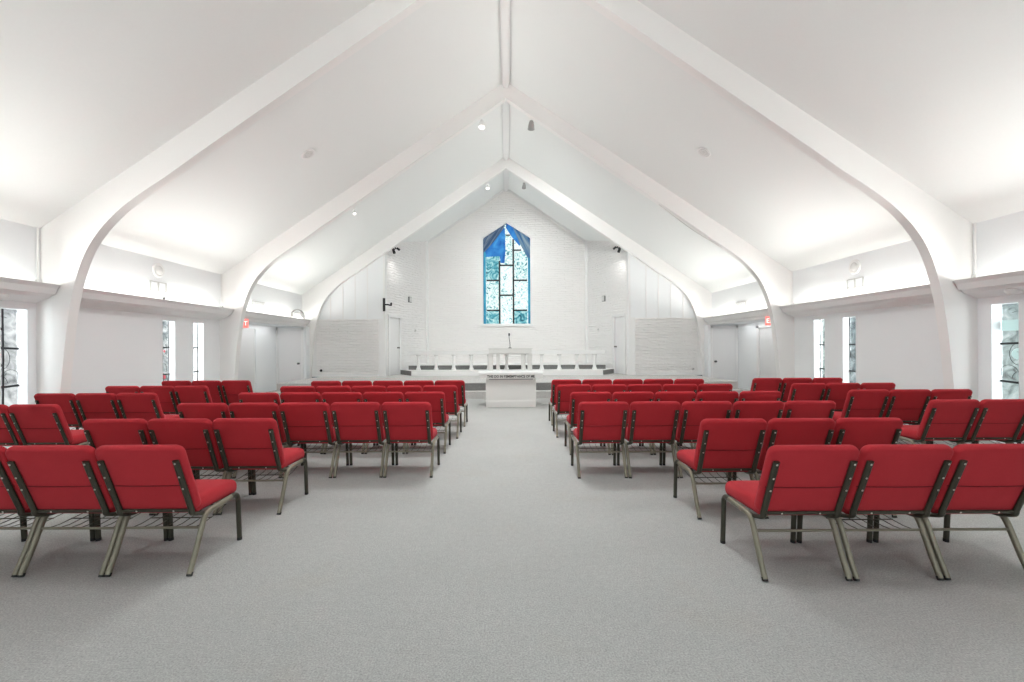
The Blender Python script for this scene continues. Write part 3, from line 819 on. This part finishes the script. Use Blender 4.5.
# flush round speakers in the ceiling
for s in (-1, 1):
    x, y = s*4.08, 9.28
    t = thing('ceiling_speaker', 'round white flush speaker in the %s ceiling slope' % ('left' if s < 0 else 'right'), 'speaker', (x, y, zc(x)))
    n = Vector((-s*SL, 0, -1)).normalized()
    b = MB(); b.lathe([(.15, -.005), (.15, .012), (.135, .02), (.115, .012), (.1, .006)], (0, 0, 0), n, 28); b.build('rim', M['white'], t)
    b = MB(); b.lathe([(.10, 0), (.10, .010), (.06, .016), (.055, .004), (.05, .018), (.02, .02)], (0, 0, 0), n, 24); b.build('grille', M['offwhite'], t)

for s in (-1, 1):
    side = 'left' if s < 0 else 'right'
    # wall disc and vent on the clerestory
    y = 9.34
    t = thing('wall_speaker', 'round white speaker high on the %s wall above the vent' % side, 'speaker', (s*XW, y, 3.085))
    a = Vector((-s, 0, 0))
    b = MB(); b.lathe([(.15, 0), (.15, .025), (.14, .035), (.11, .03)], (0, 0, 0), a, 28); b.build('rim', M['white'], t)
    b = MB(); b.lathe([(.09, 0), (.09, .04), (.075, .055), (.02, .06)], (0, 0, 0), a, 24); b.build('cone', M['offwhite'], t)
    t = thing('wall_vent', 'small white louvred vent under the round speaker, %s wall' % side, 'vent', (s*XW, 9.34, 2.745))
    b = MB(); 
    for y0, y1, z0, z1 in ((-.22, .22, .085, .10), (-.22, .22, -.10, -.085), (-.22, -.2, -.1, .1), (.2, .22, -.1, .1), (-.015, .015, -.1, .1)):
        b.box(*sorted((0, -s*.02)), y0, y1, z0, z1)
    b.build('vent_frame', M['ventgrey'], t)
    b = MB()
    for k in range(7):
        z = -.07+k*.023; b.box(*sorted((-s*.002, -s*.012)), -.2, .2, z-.004, z+.006)
    b.box(*sorted((0, -s*.003)), -.2, .2, -.09, .09)
    b.build('slat', M['wall'], t)
    t = thing('wall_vent', 'short white vent high on the %s wall over the side doors' % side, 'vent', (s*XW, 13.1 if s < 0 else 13.9, 2.78))
    b = MB(); b.box(*sorted((0, -s*.03)), -.32, .32, .02, .035); b.box(*sorted((0, -s*.02)), -.30, .30, -.10, .02); b.build('vent_frame', M['ventgrey'], t)
    b = MB()
    for k in range(5): b.box(*sorted((-s*.02, -s*.026)), -.28, .28, -.09+k*.022, -.08+k*.022)
    b.build('slat', M['wall'], t)
    # surface disc light under the ledge
    t = thing('ceiling_light', 'round white flush light under the %s ledge by the slot window' % side, 'light', (s*7.19, 6.38, 2.212))
    b = MB(); b.lathe([(.075, .02), (.085, 0), (.08, -.03), (.06, -.045), (.02, -.05)], (0, 0, 0), (0, 0, 1), 22); b.build('lens', M['white'], t)
    b = MB(); b.lathe([(.09, .03), (.095, .0), (.09, -.012)], (0, 0, 0), (0, 0, 1), 22); b.build('rim', M['white'], t)
    # conduits down the clerestory beside the arches
    for yy, w in ((D[1], 'closest'), (D[2], 'middle')):
        t = thing('conduit', 'thin white conduit on the %s wall against the %s arch' % (side, w), 'conduit', (s*(XW-.02), yy-.05, 0))
        b = MB(); b.tube([(0, 0, 2.44), (0, 0, 3.33)], .014, 8, ref=(1, 0, 0)); b.build('pipe', M['white'], t)
        b = MB(); b.box(-.03, .03, -.03, .03, 2.43, 2.53); b.build('junction_box', M['offwhite'], t, bevel=.004)
    # small plates on the wing walls
    ang, _ = WING[s]; rs = 1 if s > 0 else -1
    ca, sa = math.cos(ang), math.sin(ang)
    def wloc(tl, off, z): return (s*WA.x + ca*tl - sa*off, WA.y + sa*tl + ca*off, z)
    t = thing('wall_box', 'small grey box high on the %s wing wall' % side, 'box', wloc(1.62, 0, 3.34), ang)
    b = MB(); y0, y1 = sorted((0, rs*.07)); b.box(-.09, .09, y0, y1, -.11, .11); b.build('housing', M['greymetal'], t, bevel=.01)
    b = MB(); y0, y1 = sorted((rs*.07, rs*.078)); b.box(-.07, .07, y0, y1, -.09, .09); b.build('grille', M['offwhite'], t)
    t = thing('thermostat', 'small pale plate beside the %s wing door' % side, 'plate', wloc(2.05, 0, 2.13), ang)
    b = MB(); y0, y1 = sorted((0, rs*.03)); b.box(-.04, .04, y0, y1, -.06, .06); b.build('cover', M['offwhite'], t, bevel=.006)
    b = MB(); y0, y1 = sorted((rs*.03, rs*.034)); b.box(-.02, .02, y0, y1, 0, .03); b.build('display', M['greymetal'], t)
    # low jack plate on the stone panel
    t = thing('wall_jack', 'small %s jack low on the stone panel, %s of the platform' % ('black' if s < 0 else 'grey', side), 'jack', (s*6.62, D[3]+BT-.03, .65))
    mm = M['black'] if s < 0 else M['offwhite']
    b = MB(); b.lathe([(.045, 0), (.045, -.02), (.03, -.03)], (0, 0, 0), (0, 1, 0), 14); b.build('plate', mm, t)
    b = MB(); b.lathe([(.016, -.03), (.016, -.05), (.008, -.055)], (0, 0, 0), (0, 1, 0), 10); b.build('socket', M['black'] if s < 0 else M['greymetal'], t)

# sagging cables along the middle arch
def cable(s, label, x0, x1, sag):
    n = 24; pts = []
    for i in range(n+1):
        q = i/n; x = x0+(x1-x0)*q
        z = sof_z(x)-.012-sag*math.sin(PI*q)**2*(1 if q < 1 else 0)
        pts.append((s*x, D[2]+BT*.5, z))
    b = MB(); b.tube(pts, .009, 6, ref=(0, 1, 0)); tag(b.build('cable', M['offwhite']), label, 'cable')
cable(1, 'loose grey cable sagging along the underside of the middle arch', 3.9, 5.5, .055)
#cable(-1, 'thin cable clipped tight under the middle arch, left slope', 3.95, 6.2, .005)

# black T bracket on the corner post
t = thing('wall_bracket', 'black T shaped bracket on the corner board above the left wing door', 'bracket', (-4.36, D[3]+BT-.05, 2.98))
b = MB(); b.box(-.045, .045, -.02, .0, -.235, .235); b.build('back_plate', M['black'], t, bevel=.005)
b = MB(); b.tube(spline([(0, -.02, 0), (.14, -.05, .0), (.22, -.05, -.02), (.27, -.05, -.01)], 4), .028, 8, ref=(0, 1, 0)); b.build('arm', M['black'], t)
b = MB(); b.tube([(.27, -.05, -.05), (.27, -.05, .07)], .02, 8, ref=(1, 0, 0)); b.box(.245, .295, -.10, -.04, .0, .06); b.build('clamp', M['black'], t)

# emergency light and a small dark object on the left ledges
t = thing('emergency_light', 'white dome lamp with a dark curved arm on the left ledge near the last arch', 'lamp', (-7.06, 15.3, 2.45), math.radians(60))
b = MB(); b.lathe([(.10, -.02), (.14, .0), (.15, .08), (.13, .15), (.08, .19), (.02, .205)], (.0, 0, .02), (0, 0, 1), 20); b.build('dome', M['white'], t)
b = MB(); b.tube(spline([(-.27, 0, .06), (-.26, 0, .2), (-.16, 0, .285), (0, 0, .295), (.13, 0, .22), (.185, 0, .08), (.19, 0, -.02)], 5), .024, 8, ref=(0, 1, 0)); b.build('arm', M['greymetal'], t)
b = MB(); b.lathe([(.03, 0), (.05, .03), (.05, .10), (.03, .12)], (-.27, 0, .0), (0, 0, 1), 12); b.build('clamp', M['greymetal'], t)
b = MB(); b.lathe([(.018, 0), (.02, .012), (.018, .03), (.011, .042), (.007, .07), (.003, .075)], (0, 0, 0), (0, 0, 1), 12)
tag(b.build('bottle', M['black'], None, (-6.93, 9.1, 2.45)), 'tiny dark bottle standing on the left ledge below the vent', 'bottle')

# ------------------------------------------------------------------ light
def area(name, loc, rot, sx, sy, e, col, spread=PI):
    li = bpy.data.lights.new(name, 'AREA'); li.shape = 'RECTANGLE'; li.size = sx; li.size_y = sy; li.energy = e; li.color = col; li.spread = spread
    o = bpy.data.objects.new(name, li); COL.objects.link(o); o.location = loc; o.rotation_euler = rot
    return o
COVE = [44, 48, 48, 44]
for s in (-1, 1):
    for i, (a, c) in enumerate(bays):
        # fluorescent strip lying in the trough, facing up and a little inwards
        o = area('cove_light', (s*7.09, (a+c)/2, 2.36), (0, PI + s*math.radians(-64), 0), .12, (c-a)-.5, COVE[i], (1, .985, .95), math.radians(115))
        area('cove_light', (s*7.15, (a+c)/2, 2.35), (0, PI, 0), .06, (c-a)-1.3, 5, (1, .945, .875))
    for i, (a, c) in enumerate(WIN[s]):
        o = area('window_daylight', (s*(XL+.55), a-.25, 1.5), (0, 0, 0), .5, 1.6, 100, (.95, .98, 1))
        d = Vector((-s*.55, .75, -.1)).normalized(); o.rotation_euler = d.to_track_quat('-Z', 'Y').to_euler()
# light panel added outside the unseen entrance glazing
area('entrance_fill', (0, YB-.25, 1.35), (PI/2, 0, 0), 6.2, 2.4, 55, (.90, .97, 1))
for s in (-1, 1):
    area('alcove_fill', (s*7.6, 13.8, 2.19), (0, 0, 0), .6, 2.6, 6, (.97, .99, 1))  # added fill panel that brightens the alcove, not a known fitting

wd = bpy.data.worlds.new('World'); scene.world = wd; wd.use_nodes = True
nt = wd.node_tree; bg = nt.nodes['Background']
sky = nt.nodes.new('ShaderNodeTexSky'); sky.sky_type = 'HOSEK_WILKIE'; sky.turbidity = 4; sky.sun_direction = (.3, -.5, .8)
nt.links.new(sky.outputs[0], bg.inputs['Color']); bg.inputs['Strength'].default_value = 1.0

# ------------------------------------------------------------------ camera
cam = bpy.data.cameras.new('Camera'); cam.sensor_width = 36; cam.lens = 450/1024*36
cam.shift_x = 5/1024; cam.shift_y = 6/1024; cam.clip_start = .05
co = bpy.data.objects.new('Camera', cam); COL.objects.link(co)
co.location = (0, 0, H); co.rotation_euler = (PI/2, .005, 0)
scene.camera = co
scene.view_settings.view_transform = 'Standard'; scene.view_settings.look = 'None'
scene.view_settings.gamma = 1; scene.view_settings.use_curve_mapping = False; scene.view_settings.exposure = .68
scene.cycles.max_bounces = 10; scene.cycles.diffuse_bounces = 8; scene.cycles.use_denoising = True
scene.cycles.sample_clamp_indirect = 6
